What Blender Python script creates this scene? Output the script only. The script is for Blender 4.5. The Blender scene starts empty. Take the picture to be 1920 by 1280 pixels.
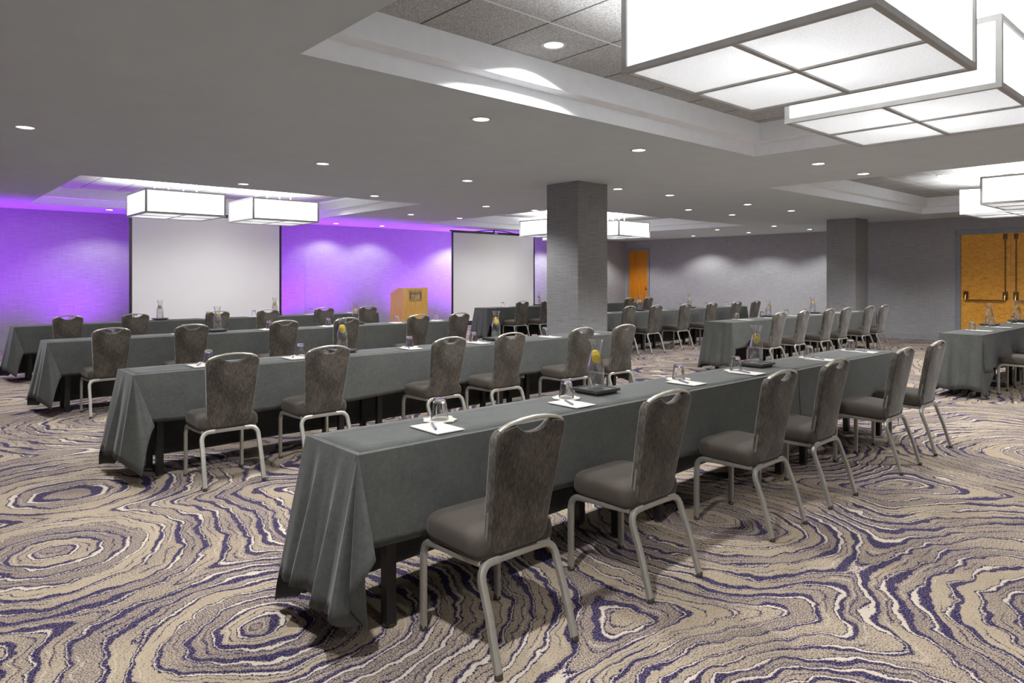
import bpy, math, random
from mathutils import Vector, Matrix
random.seed(7)
S = bpy.context.scene
COL = S.collection
PI = math.pi

# ------------------------------------------------------------------ camera, world, exposure
EYE = 1.45
YAW = math.radians(48.25)                     # view direction measured from the +X axis
cam_d = bpy.data.cameras.new('camera')
cam = bpy.data.objects.new('camera', cam_d)
COL.objects.link(cam)
cam.location = (0, 0, EYE)
cam.rotation_euler = (PI/2, 0, YAW - PI/2)
cam_d.sensor_width = 36.0
cam_d.lens = 1295.5*36/1920
cam_d.shift_y = -(640-519.1)/1920
cam_d.clip_start = 0.05
S.camera = cam
S.view_settings.view_transform = 'Standard'
S.view_settings.look = 'None'
S.view_settings.gamma = 1
S.view_settings.use_curve_mapping = False
S.view_settings.exposure = 0.0
w = bpy.data.worlds.new('world'); S.world = w; w.use_nodes = True
w.node_tree.nodes['Background'].inputs[0].default_value = (0.5, 0.5, 0.5, 1)
w.node_tree.nodes['Background'].inputs[1].default_value = 0.02

ZC = 2.78          # soffit
ZL = 2.91          # tray ledge
ZT = 3.105         # tile ceiling in trays
WHITE = (0.97, 0.985, 1.0)
P_DOWN = 185.0
P_PEND = 11.0
P_UP = 345.0
PURPLE = (0.345, 0.022, 1.0)

def spot(x, y, z, power, col=WHITE, ang=128, blend=.45, rad=.05, rot=(0, 0, 0)):
    l = bpy.data.lights.new('lamp_or_added_beam', 'SPOT')
    l.energy = power; l.color = col; l.spot_size = math.radians(ang); l.spot_blend = blend; l.shadow_soft_size = rad
    o = bpy.data.objects.new('lamp_or_added_beam', l); COL.objects.link(o)
    o.location = (x, y, z); o.rotation_euler = rot
    return o

# downlights of the flat soffit: x, y, label
DOWN = [
 (.86, 7.45, 'recessed downlight at the ceiling edge above the empty carpet left of all the tables'),
 (3.68, 4.515, 'large recessed downlight just beyond the near coffer, over the second left-hand table'),
 (5.81, 4.515, 'recessed downlight beyond the near coffer, between its far corner and the central pillar'),
 (3.74, 7.525, 'recessed downlight alone above the third left-hand table, left of the central pillar'),
 (5.89, 7.525, 'recessed downlight in the open soffit just left of the central pillar'),
 (8.08, 3.655, 'recessed downlight under the second near pendant, right of the near coffer'),
 (9.30, 3.625, 'recessed downlight in the soffit close to the corner of the right-hand coffer'),
 (8.14, 6.72, 'recessed downlight immediately right of the central pillar head'),
 (9.39, 6.67, 'second recessed downlight to the right of the central pillar head'),
 (3.71, 9.92, 'recessed downlight above the gap between the two pendants by the large screen'),
 (5.86, 9.95, 'recessed downlight near the tip of the purple-lit coffer'),
 (8.30, 10.03, 'recessed downlight above the front wall lectern, the nearer one of its pair'),
 (8.19, 12.41, 'recessed downlight above the purple wall, beside the far tip of the lit coffer'),
 (9.52, 12.45, 'recessed downlight above the purple wall, between coffer tip and second screen'),
 (9.47, 15.70, 'recessed downlight close to the purple wall, above and left of the lectern'),
 (9.51, 9.98, 'recessed downlight directly left of the central pillar, over its half-hidden pendant'),
 (11.65, 6.57, 'recessed downlight in the right aisle, the nearest of the middle pair'),
 (11.70, 7.87, 'recessed downlight just above the pendant to the right of the central pillar'),
 (13.35, 7.89, 'recessed downlight beyond the far coffer tip, second in the back cluster'),
 (13.43, 6.62, 'recessed downlight in the right aisle just before the far pillar'),
 (17.26, 10.66, 'recessed downlight in the middle of the far ceiling, near the grey wall'),
 (19.10, 10.74, 'recessed downlight hugging the far grey wall, middle of its wall washers'),
 (17.19, 8.94, 'recessed downlight left of the far pillar, one bay out from the grey wall'),
 (19.09, 8.88, 'recessed downlight hugging the far grey wall beside the far pillar'),
 (19.30, 12.80, 'recessed downlight hugging the far grey wall nearest the single door'),
 (3.16, 15.50, 'recessed downlight against the purple wall left of the large screen'),
 (8.19, 15.76, 'recessed downlight against the purple wall, right of the pendant pair'),
]
TRAYDOWN = [
 (3.50, 3.475, 'bright downlight set in a ceiling tile of the near coffer'),
 (11.17, 3.83, 'downlight set in a ceiling tile at the edge of the right-hand coffer'),
 (12.72, 3.72, 'downlight set in a middle ceiling tile of the right-hand coffer'),
 (14.93, 9.95, 'downlight set in the coffer tiles above the pendant right of the pillar'),
]
# beams of the modelled downlights; later overhead rows are added beams without fittings
for x, y, _ in DOWN:
    spot(x, y, ZC-.02, P_DOWN*(.38 if y > 14 else (.40 if 7.5 < x < 18 else .85) if y > 6 and x > 7.5 else 1))
for x, y, _ in TRAYDOWN:
    spot(x, y, ZT-.02, P_DOWN, ang=142, blend=.12)
spot(14.4, 3.72, ZT-.02, P_DOWN*1.2, ang=140)  # added beam, no fitting seen, brightens far pillar, right wall and doors
for x, y in ((.86, 4.5), (.86, 1.6), (1.3, -1.6), (4.4, -1.6), (7.9, .6), (7.9, -1.6), (11.5, -.8), (15.5, -.8),  # added unseen beams carrying the grid behind the camera, sides and far end
             (.4, 10.4), (.5, 13.5), (15.9, 15.5), (18.6, 15.3), (12.3, 15.6)):
    spot(x, y, ZC-.02, P_DOWN*(1.35 if y < 2 else 1))
for x, y in ((3.3, 13.3), (4.96, 13.6), (6.6, 13.3), (11.4, 13.3), (13.0, 13.3), (14.9, 13.3)):  # added coffer beams to brighten the projection screens, no fittings seen
    spot(x, y, ZT-.02, P_DOWN*.95, blend=1.0, ang=140)
# LED wash lights standing on the floor along the front wall
for x in (-1.3, .7, 2.7, 6.9, 8.3, 10.6, 12.3, 14.6):
    spot(x, 15.2, .12, P_UP, PURPLE, 126, 1.0, .08, (PI - math.radians(22), 0, 0))

# ------------------------------------------------------------------ node materials
def lin(c):
    return tuple(((v/255)/12.92 if v/255 <= .04045 else ((v/255+.055)/1.055)**2.4) for v in c) + (1,)

class NT:
    def __init__(s, name):
        s.m = bpy.data.materials.new(name); s.m.use_nodes = True
        s.t = s.m.node_tree; s.b = s.t.nodes['Principled BSDF']; s.out = s.t.nodes['Material Output']
    def n(s, kind, **kw):
        nd = s.t.nodes.new(kind)
        for k, v in kw.items(): setattr(nd, k, v)
        return nd
    def put(s, sock, v):
        if isinstance(v, bpy.types.NodeSocket): s.t.links.new(v, sock)
        elif v is not None: sock.default_value = v
    def math(s, op, a, b=None, c=None, clamp=False):
        nd = s.n('ShaderNodeMath', operation=op, use_clamp=clamp)
        for i, v in enumerate((a, b, c)): s.put(nd.inputs[i], v)
        return nd.outputs[0]
    def vmath(s, op, a, b=None, out=0):
        nd = s.n('ShaderNodeVectorMath', operation=op)
        s.put(nd.inputs[0], a)
        if b is not None: s.put(nd.inputs[1], b)
        return nd.outputs[out]
    def coord(s, scale=(1, 1, 1), kind='Object'):
        tc = s.n('ShaderNodeTexCoord'); mp = s.n('ShaderNodeMapping')
        s.t.links.new(tc.outputs[kind], mp.inputs[0]); mp.inputs['Scale'].default_value = scale
        return mp.outputs[0]
    def noise(s, vec, scale, detail=2, rough=.5, dist=0, out=0):
        nd = s.n('ShaderNodeTexNoise'); s.put(nd.inputs['Vector'], vec)
        nd.inputs['Scale'].default_value = scale; nd.inputs['Detail'].default_value = detail
        nd.inputs['Roughness'].default_value = rough; nd.inputs['Distortion'].default_value = dist
        return nd.outputs[out]
    def ramp(s, fac, stops):
        nd = s.n('ShaderNodeValToRGB'); s.put(nd.inputs[0], fac)
        e = nd.color_ramp.elements
        while len(e) < len(stops): e.new(.5)
        for i, (p, c) in enumerate(stops): e[i].position = p; e[i].color = c
        return nd.outputs[0]
    def mix(s, f, a, b, blend='MIX'):
        nd = s.n('ShaderNodeMix', data_type='RGBA', blend_type=blend)
        s.put(nd.inputs[0], f); s.put(nd.inputs[6], a); s.put(nd.inputs[7], b)
        return nd.outputs[2]
    def step(s, x, a, b):                      # smooth 0..1 between a and b
        nd = s.n('ShaderNodeMapRange', interpolation_type='SMOOTHSTEP')
        s.put(nd.inputs[0], x); s.put(nd.inputs[1], a); s.put(nd.inputs[2], b)
        return nd.outputs[0]
    def bump(s, h, strength=.2, dist=.01):
        nd = s.n('ShaderNodeBump'); s.put(nd.inputs['Height'], h)
        nd.inputs['Strength'].default_value = strength; nd.inputs['Distance'].default_value = dist
        s.t.links.new(nd.outputs[0], s.b.inputs['Normal'])
    def base(s, col, rough=.6, metal=0., spec=.5, **kw):
        s.put(s.b.inputs['Base Color'], col); s.put(s.b.inputs['Roughness'], rough)
        s.put(s.b.inputs['Metallic'], metal); s.b.inputs['Specular IOR Level'].default_value = spec
        for k, v in kw.items(): s.put(s.b.inputs[k.replace('_', ' ')], v)
        return s.m

def plain(name, col, rough=.6, metal=0., spec=.5, var=.08, scale=12., **kw):
    k = NT(name); f = k.noise(k.coord(), scale, 3)
    a = tuple(min(1, v*(1-var)) for v in col[:3]) + (1,); b = tuple(min(1, v*(1+var)) for v in col[:3]) + (1,)
    return k.base(k.ramp(f, [(.3, a), (.7, b)]), rough, metal, spec, **kw)

M = {}
# --- carpet
def carpet():
    k = NT('agate_carpet')
    P = k.coord()
    # warped ground coordinates
    n1 = k.noise(P, .8, 2, out=1); n2 = k.noise(P, 4.5, 2, out=1)
    w1 = k.n('ShaderNodeVectorMath', operation='MULTIPLY_ADD'); k.put(w1.inputs[0], n1); w1.inputs[1].default_value = (.36, .36, 0)
    k.put(w1.inputs[2], P)
    w2 = k.n('ShaderNodeVectorMath', operation='MULTIPLY_ADD'); k.put(w2.inputs[0], n2); w2.inputs[1].default_value = (.13, .13, 0)
    k.put(w2.inputs[2], w1.outputs[0])
    w3 = k.n('ShaderNodeVectorMath', operation='MULTIPLY_ADD'); k.put(w3.inputs[0], k.noise(P, 13, 2, out=1)); w3.inputs[1].default_value = (.045, .045, 0)
    k.put(w3.inputs[2], w2.outputs[0])
    Q = k.vmath('SUBTRACT', w3.outputs[0], (.267, .267, 0))
    F = None
    for cx, cy, sx, sy in CENTRES:
        d = k.vmath('SUBTRACT', Q, (cx, cy, 0)); d = k.vmath('MULTIPLY', d, (sx, sy, 0))
        L = k.vmath('LENGTH', d, out=1)
        F = L if F is None else k.math('SMOOTH_MIN', F, L, .25)
    vo = k.n('ShaderNodeTexVoronoi', feature='SMOOTH_F1'); k.put(vo.inputs['Vector'], Q)
    vo.inputs['Scale'].default_value = .42; vo.inputs['Smoothness'].default_value = .15
    V = k.math('MULTIPLY', vo.outputs[0], 2.2)
    sep = k.n('ShaderNodeSeparateXYZ'); k.put(sep.inputs[0], P)
    far = k.step(sep.outputs[1], 3.6, 5.0)
    V2 = k.math('ADD', V, k.math('MULTIPLY', k.math('SUBTRACT', 1.0, far), 1.2))
    F = k.math('SMOOTH_MIN', F, V2, .2)
    grain = k.noise(P, 120, 0)
    jag = k.math('MULTIPLY', k.math('SUBTRACT', grain, .5), .15)
    nb = k.noise(P, 2.2, 2)
    t = k.math('ADD', k.math('MULTIPLY', F, 9.3), k.math('MULTIPLY', nb, .7))
    t = k.math('ADD', t, jag)
    cell = k.math('FLOOR', t); c = k.math('FRACT', t)
    wn = k.n('ShaderNodeTexWhiteNoise', noise_dimensions='1D'); k.put(wn.inputs['W'], cell)
    r = wn.outputs['Value']
    along = k.noise(P, 1.6, 2)
    # navy band width varies from ring to ring and along a ring
    wd = k.math('MULTIPLY', k.step(along, .40, .64), .26)
    wd = k.math('ADD', wd, k.math('MULTIPLY', r, .10)); wd = k.math('ADD', wd, .035)
    e = .02
    navy = k.math('SUBTRACT', 1.0, k.step(c, wd, k.math('ADD', wd, e)))
    c1 = k.math('SUBTRACT', c, wd)
    cw = k.math('ADD', .06, k.math('MULTIPLY', k.step(k.noise(P, 2.1, 1), .44, .66), .17))
    cream = k.math('MULTIPLY', k.step(c1, .03, .05), k.math('SUBTRACT', 1.0, k.step(c1, cw, k.math('ADD', cw, .02))))
    c2 = k.math('SUBTRACT', c1, cw)
    line = k.math('MULTIPLY', k.step(c2, .0, .015), k.math('SUBTRACT', 1.0, k.step(c2, .055, .07)))
    pre = k.math('MULTIPLY', k.step(c1, .0, .012), k.math('SUBTRACT', 1.0, k.step(c1, .03, .045)))
    c4 = k.math('ABSOLUTE', k.math('SUBTRACT', c, k.math('ADD', .60, k.math('MULTIPLY', nb, .16))))
    line2 = k.math('SUBTRACT', 1.0, k.step(c4, .014, .03))
    line2 = k.math('MULTIPLY', line2, k.step(k.noise(P, 2.6, 1), .44, .50))
    line = k.math('MAXIMUM', line, line2)
    c3 = k.math('ABSOLUTE', k.math('SUBTRACT', c, .82))
    thread = k.math('SUBTRACT', 1.0, k.step(c3, .008, .022))
    thread = k.math('MULTIPLY', thread, k.step(k.noise(P, 1.9, 1), .5, .56))
    # speckled ground
    sp = k.noise(P, 150, 0)
    dens = k.step(k.math('ADD', k.noise(P, 1.3, 2), k.math('MULTIPLY', r, .5)), .55, .95)
    th = k.math('SUBTRACT', .66, k.math('MULTIPLY', dens, .22))
    speck = k.step(sp, th, k.math('ADD', th, .05))
    tan = k.mix(k.noise(P, 3, 2), TAN0, TAN1)
    col = k.mix(k.math('MULTIPLY', speck, .8), tan, SPECK)
    col = k.mix(cream, col, CREAM)
    nv = k.mix(k.math('MULTIPLY', k.step(sp, .56, .62), .7), NAVY, SPECK2)
    col = k.mix(line, col, NAVY)
    col = k.mix(navy, col, nv)
    col = k.mix(k.math('MULTIPLY', thread, .8), col, CREAM)
    k.bump(k.noise(P, 320, 1), .25, .004)
    return k.base(col, .95, 0, .05)
CENTRES = [(1.15, 2.85, 1.0, 1.15), (3.63, 2.28, 1.25, 1.0), (3.75, .55, .8, 1.1), (7.0, 1.2, 1.0, 1.0),
           (.62, 4.3, 1.0, 1.0), (-.3, 1.2, .8, 1.0), (9.6, 4.6, 1, 1), (2.2, .9, 1.3, 1.6), (5.6, 3.2, 1, 1.3), (1.6, 8.0, 1, 1)]
TAN0 = lin((158, 142, 122)); TAN1 = lin((182, 166, 143)); CREAM = lin((198, 186, 170))
NAVY = lin((48, 42, 76)); SPECK = lin((84, 76, 90)); SPECK2 = lin((128, 117, 122))
M['carpet'] = carpet()

def grasscloth(name, a, b, rough=.7):
    k = NT(name)
    tc = k.n('ShaderNodeTexCoord'); sp = k.n('ShaderNodeSeparateXYZ'); k.put(sp.inputs[0], tc.outputs['Object'])
    u = k.math('ADD', sp.outputs[0], sp.outputs[1])
    cb = k.n('ShaderNodeCombineXYZ'); k.put(cb.inputs[0], k.math('MULTIPLY', u, 3.5)); k.put(cb.inputs[1], k.math('MULTIPLY', sp.outputs[2], 85.0))
    f = k.noise(cb.outputs[0], 1, 3, .6)
    cb2 = k.n('ShaderNodeCombineXYZ'); k.put(cb2.inputs[0], k.math('MULTIPLY', u, 60.)); k.put(cb2.inputs[1], k.math('MULTIPLY', sp.outputs[2], 3.0))
    f2 = k.noise(cb2.outputs[0], 1, 2)
    f = k.math('ADD', k.math('MULTIPLY', f, .75), k.math('MULTIPLY', f2, .25))
    k.bump(f, .12, .004)
    return k.base(k.ramp(f, [(.34, lin(a)), (.66, lin(b))]), rough, 0, .3)
M['wall'] = grasscloth('grey_grasscloth', (146, 145, 146), (170, 169, 170))
M['pillar'] = grasscloth('pillar_grasscloth', (122, 121, 121), (150, 149, 149))
M['base'] = plain('baseboard_paint', lin((150, 150, 154)), .5)
M['soffit'] = plain('soffit_paint', lin((198, 206, 209)), .85, spec=.2, var=.02, scale=3)
M['tray'] = plain('tray_paint', lin((238, 241, 245)), .8, spec=.2, var=.02)
def tiles():
    k = NT('ceiling_tile')
    P = k.coord(); s = k.n('ShaderNodeSeparateXYZ'); k.put(s.inputs[0], P)
    def joint(v, off):
        f = k.math('FRACT', k.math('MULTIPLY', k.math('ADD', v, off), 1/.61))
        d = k.math('ABSOLUTE', k.math('SUBTRACT', f, .5))
        return k.step(d, .482, .492)
    jx = joint(s.outputs[0], .48+.005+.61); jy = joint(s.outputs[1], .47+.0+.61*6); j = k.math('MAXIMUM', jx, jy)
    f = k.noise(P, 120, 2)
    c = k.ramp(f, [(.40, lin((152, 152, 151))), (.6, lin((196, 196, 195)))])
    c = k.mix(jx, c, lin((92, 90, 88))); c = k.mix(jy, c, lin((226, 226, 224)))
    k.bump(k.math('SUBTRACT', f, k.math('MULTIPLY', jx, 2.)), .4, .006)
    return k.base(c, .9, 0, .1)
M['tile'] = tiles()

# --- cloth, chairs
def cloth():
    k = NT('tablecloth_fabric'); P = k.coord()
    f = k.noise(P, 48, 5, .75); g = k.noise(P, 7, 4, .65)
    c = k.mix(k.math('ADD', k.math('MULTIPLY', f, .6), k.math('MULTIPLY', g, .4)), lin((47, 50, 48)), lin((104, 105, 101)))
    k.bump(k.math('ADD', k.noise(P, 26, 4, .6), k.math('MULTIPLY', f, .3)), .22, .01)
    return k.base(c, .85, 0, .25, Sheen_Weight=.18, Sheen_Roughness=.4)
M['cloth'] = cloth()
def velvet():
    k = NT('chair_back_velvet'); P = k.coord((1, 1, .22))
    f = k.noise(P, 130, 3, .7); g = k.noise(k.coord((1, 1, .6)), 7, 4, .65)
    v = k.math('ADD', k.math('MULTIPLY', f, .55), k.math('MULTIPLY', g, .45))
    c = k.ramp(v, [(.36, lin((54, 51, 47))), (.5, lin((88, 83, 76))), (.64, lin((122, 115, 105)))])
    k.bump(f, .2, .003)
    return k.base(c, .75, 0, .3, Sheen_Weight=.45, Sheen_Roughness=.32)
M['velvet'] = velvet()
def seatcloth():
    k = NT('chair_seat_cloth'); P = k.coord(); f = k.noise(P, 230, 2); g = k.noise(P, 9, 3)
    c = k.mix(k.math('ADD', k.math('MULTIPLY', f, .6), k.math('MULTIPLY', g, .4)), lin((57, 51, 46)), lin((87, 79, 72)))
    k.bump(f, .15, .002)
    return k.base(c, .85, 0, .2, Sheen_Weight=.1)
M['seat'] = seatcloth()
M['steel'] = plain('silver_chair_metal', lin((176, 173, 164)), .42, .65, var=.06, scale=30)
M['rail'] = plain('polished_handle_metal', lin((212, 208, 196)), .3, .75, var=.03)
M['glide'] = plain('brown_plastic_glide', lin((60, 52, 46)), .6)
M['black'] = plain('black_table_metal', lin((26, 25, 24)), .45)
M['ply'] = plain('dark_table_top', lin((60, 50, 42)), .6)
# --- tabletop things
def thin_glass(name, tint, refl, edge, rough=.03):
    k = NT(name); k.t.nodes.remove(k.b)
    tr = k.n('ShaderNodeBsdfTransparent'); tr.inputs[0].default_value = tint
    gl = k.n('ShaderNodeBsdfGlossy'); gl.inputs['Roughness'].default_value = rough; gl.inputs[0].default_value = (.95, .96, .97, 1)
    lw = k.n('ShaderNodeLayerWeight'); lw.inputs[0].default_value = .5
    f = k.math('ADD', refl, k.math('MULTIPLY', k.math('POWER', lw.outputs['Facing'], 2.4), edge), clamp=True)
    mx = k.n('ShaderNodeMixShader'); k.put(mx.inputs[0], f)
    k.t.links.new(tr.outputs[0], mx.inputs[1]); k.t.links.new(gl.outputs[0], mx.inputs[2]); k.t.links.new(mx.outputs[0], k.out.inputs[0])
    return k.m
k = NT('tumbler_glass'); M['tumbler'] = k.base((.98, .985, .99, 1), 0., 0, .5, IOR=1.46, Transmission_Weight=1.0)
M['glass'] = thin_glass('clear_glass', (.988, .99, .992, 1), .06, 1.0)
M['water'] = thin_glass('drinking_water', (.985, .985, .99, 1), .13, .45, .12)
def lemon():
    k = NT('lemon_flesh'); tc = k.n('ShaderNodeTexCoord'); s = k.n('ShaderNodeSeparateXYZ'); k.put(s.inputs[0], tc.outputs['Object'])
    r = k.math('SQRT', k.math('ADD', k.math('POWER', s.outputs[0], 2.0), k.math('POWER', s.outputs[2], 2.0)))
    a = k.math('ARCTAN2', s.outputs[0], s.outputs[2])
    seg = k.math('ABSOLUTE', k.math('SINE', k.math('MULTIPLY', a, 4.5)))
    flesh = k.mix(k.step(seg, .08, .3), lin((252, 236, 120)), lin((250, 218, 20)))
    c = k.mix(k.step(r, .0225, .0240), flesh, lin((252, 240, 150)))
    c = k.mix(k.step(r, .0262, .0272), c, lin((250, 212, 0)))
    return k.base(c, .4, 0, .4, Subsurface_Weight=.0)
M['lemon'] = lemon()
M['paper'] = plain('white_paper', lin((206, 201, 192)), .8, var=.02)
M['napkin'] = plain('white_napkin', lin((204, 199, 189)), .9, var=.03)
M['traybox'] = plain('grey_slate_tray', lin((74, 72, 70)), .35, var=.1)
M['pen'] = plain('pale_violet_pen', lin((132, 122, 150)), .25)
M['pentip'] = plain('dark_pen_tip', lin((40, 38, 44)), .3)
# --- lights
def lampshade():
    k = NT('white_lamp_fabric'); P = k.coord(); f = k.noise(P, 90, 3, .7)
    c = k.ramp(f, [(.3, lin((222, 222, 222))), (.7, lin((240, 241, 242)))])
    k.base(c, .8, 0, .1, Emission_Color=c, Emission_Strength=SHADE_E)
    tr = k.n('ShaderNodeBsdfTranslucent'); k.put(tr.inputs[0], c)
    mx = k.n('ShaderNodeMixShader'); mx.inputs[0].default_value = .4
    k.t.links.new(k.b.outputs[0], mx.inputs[1]); k.t.links.new(tr.outputs[0], mx.inputs[2]); k.t.links.new(mx.outputs[0], k.out.inputs[0])
    return k.m
SHADE_E = 1.2
M['shade'] = lampshade()
SHADE_E = .34
M['shade_low'] = lampshade()
M['lampframe'] = plain('grey_lamp_frame', lin((176, 175, 172)), .5, 0)
M['canopy'] = plain('white_enamel', lin((225, 225, 222)), .5)
k = NT('lamp_lens'); M['lens'] = k.base((1, .98, .95, 1), .5, 0, .3, Emission_Color=(1, .97, .93, 1), Emission_Strength=7.0)
M['ring'] = plain('white_trim_ring', lin((190, 190, 188)), .4)
# --- screens, wood
M['screen'] = plain('matte_white_screen', lin((232, 231, 228)), .9, spec=.1, var=.01, scale=2)
M['screenblack'] = plain('black_screen_border', lin((34, 31, 34)), .6)
def wood(name, a, b, c, sc, dist, rough=.35):
    k = NT(name); P = k.coord(sc)
    f = k.noise(P, 1, 4, .6, dist); g = k.noise(k.coord((2, 2, 2)), 1, 2)
    cc = k.ramp(k.math('ADD', k.math('MULTIPLY', f, .8), k.math('MULTIPLY', g, .2)), [(.3, lin(a)), (.5, lin(b)), (.72, lin(c))])
    return k.base(cc, rough, 0, .4)
M['birch'] = wood('figured_birch', (194, 128, 36), (222, 158, 58), (238, 186, 92), (9, 9, 22), 1.2)
M['doordark'] = wood('plain_door_veneer', (176, 104, 10), (198, 122, 18), (206, 134, 30), (20, 20, 2), .5)
M['oak'] = wood('oak_veneer', (196, 146, 66), (220, 172, 92), (232, 190, 116), (38, 38, 3.5), .8)
M['brass'] = plain('brushed_brass', lin((190, 164, 118)), .4, .35, var=.22, scale=9)
M['bronze'] = plain('dark_bronze', lin((98, 72, 42)), .4, .6)
M['goldarm'] = plain('polished_bronze', lin((205, 160, 90)), .3, .8)
M['ink'] = plain('black_engraving', lin((30, 24, 20)), .5)
M['frame'] = plain('grey_door_frame', lin((134, 138, 146)), .45)

# ------------------------------------------------------------------ mesh helpers
class MB:
    def __init__(s): s.v = []; s.f = []
    def add(s, v, f):
        o = len(s.v); s.v += [tuple(p) for p in v]; s.f += [tuple(i+o for i in q) for q in f]; return s
    def box(s, a, b):
        x0, y0, z0 = a; x1, y1, z1 = b
        v = [(x, y, z) for z in (z0, z1) for y in (y0, y1) for x in (x0, x1)]
        return s.add(v, [(0, 2, 3, 1), (4, 5, 7, 6), (0, 1, 5, 4), (2, 6, 7, 3), (0, 4, 6, 2), (1, 3, 7, 5)])
    def loft(s, rings, cap0=True, cap1=True, closed=True):
        n = len(rings[0]); v = [p for r in rings for p in r]; f = []
        for i in range(len(rings)-1):
            for j in range(n if closed else n-1):
                a = i*n+j; b = i*n+(j+1) % n
                f.append((a, b, b+n, a+n))
        if cap0: f.append(tuple(range(n))[::-1])
        if cap1: f.append(tuple((len(rings)-1)*n+j for j in range(n)))
        return s.add(v, f)
    def lathe(s, prof, n=32, c=(0, 0, 0), cap0=True, cap1=True):
        rings = [[(c[0]+r*math.cos(2*PI*j/n), c[1]+r*math.sin(2*PI*j/n), c[2]+z) for j in range(n)] for r, z in prof]
        return s.loft(rings, cap0, cap1)
    def tube(s, path, a, b=None, n=10, up=(0, 0, 1), sq=.55):
        b = b or a; P = [Vector(p) for p in path]; rings = []
        T = []
        for i in range(len(P)):
            d = (P[min(i+1, len(P)-1)]-P[max(i-1, 0)]).normalized(); T.append(d)
        u = Vector(up)
        if abs(u.dot(T[0])) > .95: u = Vector((1, 0, 0)) if abs(T[0].x) < .9 else Vector((0, 1, 0))
        for i, d in enumerate(P):
            t = T[i]; u = (u-t*u.dot(t)).normalized(); w_ = t.cross(u)
            ring = []
            for j in range(n):
                th = 2*PI*(j+.5)/n; ct, st = math.cos(th), math.sin(th)
                ring.append(d+u*(a*math.copysign(abs(ct)**sq, ct))+w_*(b*math.copysign(abs(st)**sq, st)))
            rings.append(ring)
        return s.loft(rings)
    def build(s, name, mat, parent=None, smooth=0, loc=None):
        me = bpy.data.meshes.new(name); me.from_pydata([tuple(p) for p in s.v], [], s.f); me.update()
        if smooth:
            me.polygons.foreach_set('use_smooth', [True]*len(me.polygons))
            try: me.set_sharp_from_angle(angle=math.radians(smooth))
            except Exception: pass
        me.materials.append(mat)
        o = bpy.data.objects.new(name, me); COL.objects.link(o)
        if parent: o.parent = parent
        if loc: o.location = loc
        return o

def empty(name, loc=(0, 0, 0), rz=0):
    o = bpy.data.objects.new(name, None); COL.objects.link(o); o.location = loc; o.rotation_euler = (0, 0, rz)
    o.empty_display_size = .1
    return o
def tag(o, label, cat, group=None):
    o['label'] = label; o['category'] = cat
    if group: o['group'] = group
    elif 'group' in o: del o['group']
    return o
def struct(o, label=None):
    o['kind'] = 'structure'
    if label: o['label'] = label
    return o
def copy_tree(o, parent=None):
    c = o.copy(); COL.objects.link(c)
    if parent: c.parent = parent
    for ch in list(o.children): copy_tree(ch, c)
    return c
def arc(c, r, a0, a1, n, u, v):
    c, u, v = Vector(c), Vector(u), Vector(v)
    return [c+u*(r*math.cos(a0+(a1-a0)*i/n))+v*(r*math.sin(a0+(a1-a0)*i/n)) for i in range(n+1)]
ORD = ['first', 'second', 'third', 'fourth', 'fifth', 'sixth', 'seventh']

# ------------------------------------------------------------------ room shell
X0, X1, Y0, Y1 = -2.0, 20.3, -3.2, 16.4
XR, YR = 17.7, 7.4          # the nearer stretch of the right wall and where it steps back
fl = MB().box((X0-.2, Y0-.2, -.1), (X1+.2, Y1+.2, 0)).build('floor', M['carpet']); struct(fl)
TRAYS = [(1.80, -.6, 7.08, 3.91), (1.80, 10.5, 7.16, 15.08), (9.70, .5, 16.2, 5.13), (9.72, 9.27, 16.4, 14.35)]
# soffit: grid of slabs around the tray openings
xs = sorted({X0-.2, X1+.2} | {t[0] for t in TRAYS} | {t[2] for t in TRAYS})
ys = sorted({Y0-.2, Y1+.2} | {t[1] for t in TRAYS} | {t[3] for t in TRAYS})
cm = MB()
def inside(x, y): return any(t[0] < x < t[2] and t[1] < y < t[3] for t in TRAYS)
for i in range(len(xs)-1):
    for j in range(len(ys)-1):
        if not inside((xs[i]+xs[i+1])/2, (ys[j]+ys[j+1])/2):
            cm.add([(xs[i], ys[j], ZC), (xs[i], ys[j+1], ZC), (xs[i+1], ys[j+1], ZC), (xs[i+1], ys[j], ZC)], [(0, 1, 2, 3)])
cm.add([(X0-.2, Y0-.2, ZT+.12), (X1+.2, Y0-.2, ZT+.12), (X1+.2, Y1+.2, ZT+.12), (X0-.2, Y1+.2, ZT+.12)], [(0, 1, 2, 3)])
struct(cm.build('ceiling', M['soffit']))
IN = .135
for n_, (a, b, c, d) in enumerate(TRAYS):
    m = MB()
    def ring(x0, y0, x1, y1, z): return [(x0, y0, z), (x1, y0, z), (x1, y1, z), (x0, y1, z)]
    m.loft([ring(a, b, c, d, ZC-.001), ring(a, b, c, d, ZL), ring(a+IN, b+IN, c-IN, d-IN, ZL), ring(a+IN, b+IN, c-IN, d-IN, ZT)], False, False)
    struct(m.build('trim_%d' % (n_+1), M['tray']))
    struct(MB().box((a+IN-.02, b+IN-.02, ZT), (c-IN+.02, d-IN+.02, ZT+.02)).build('ceiling', M['tile']))
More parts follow.
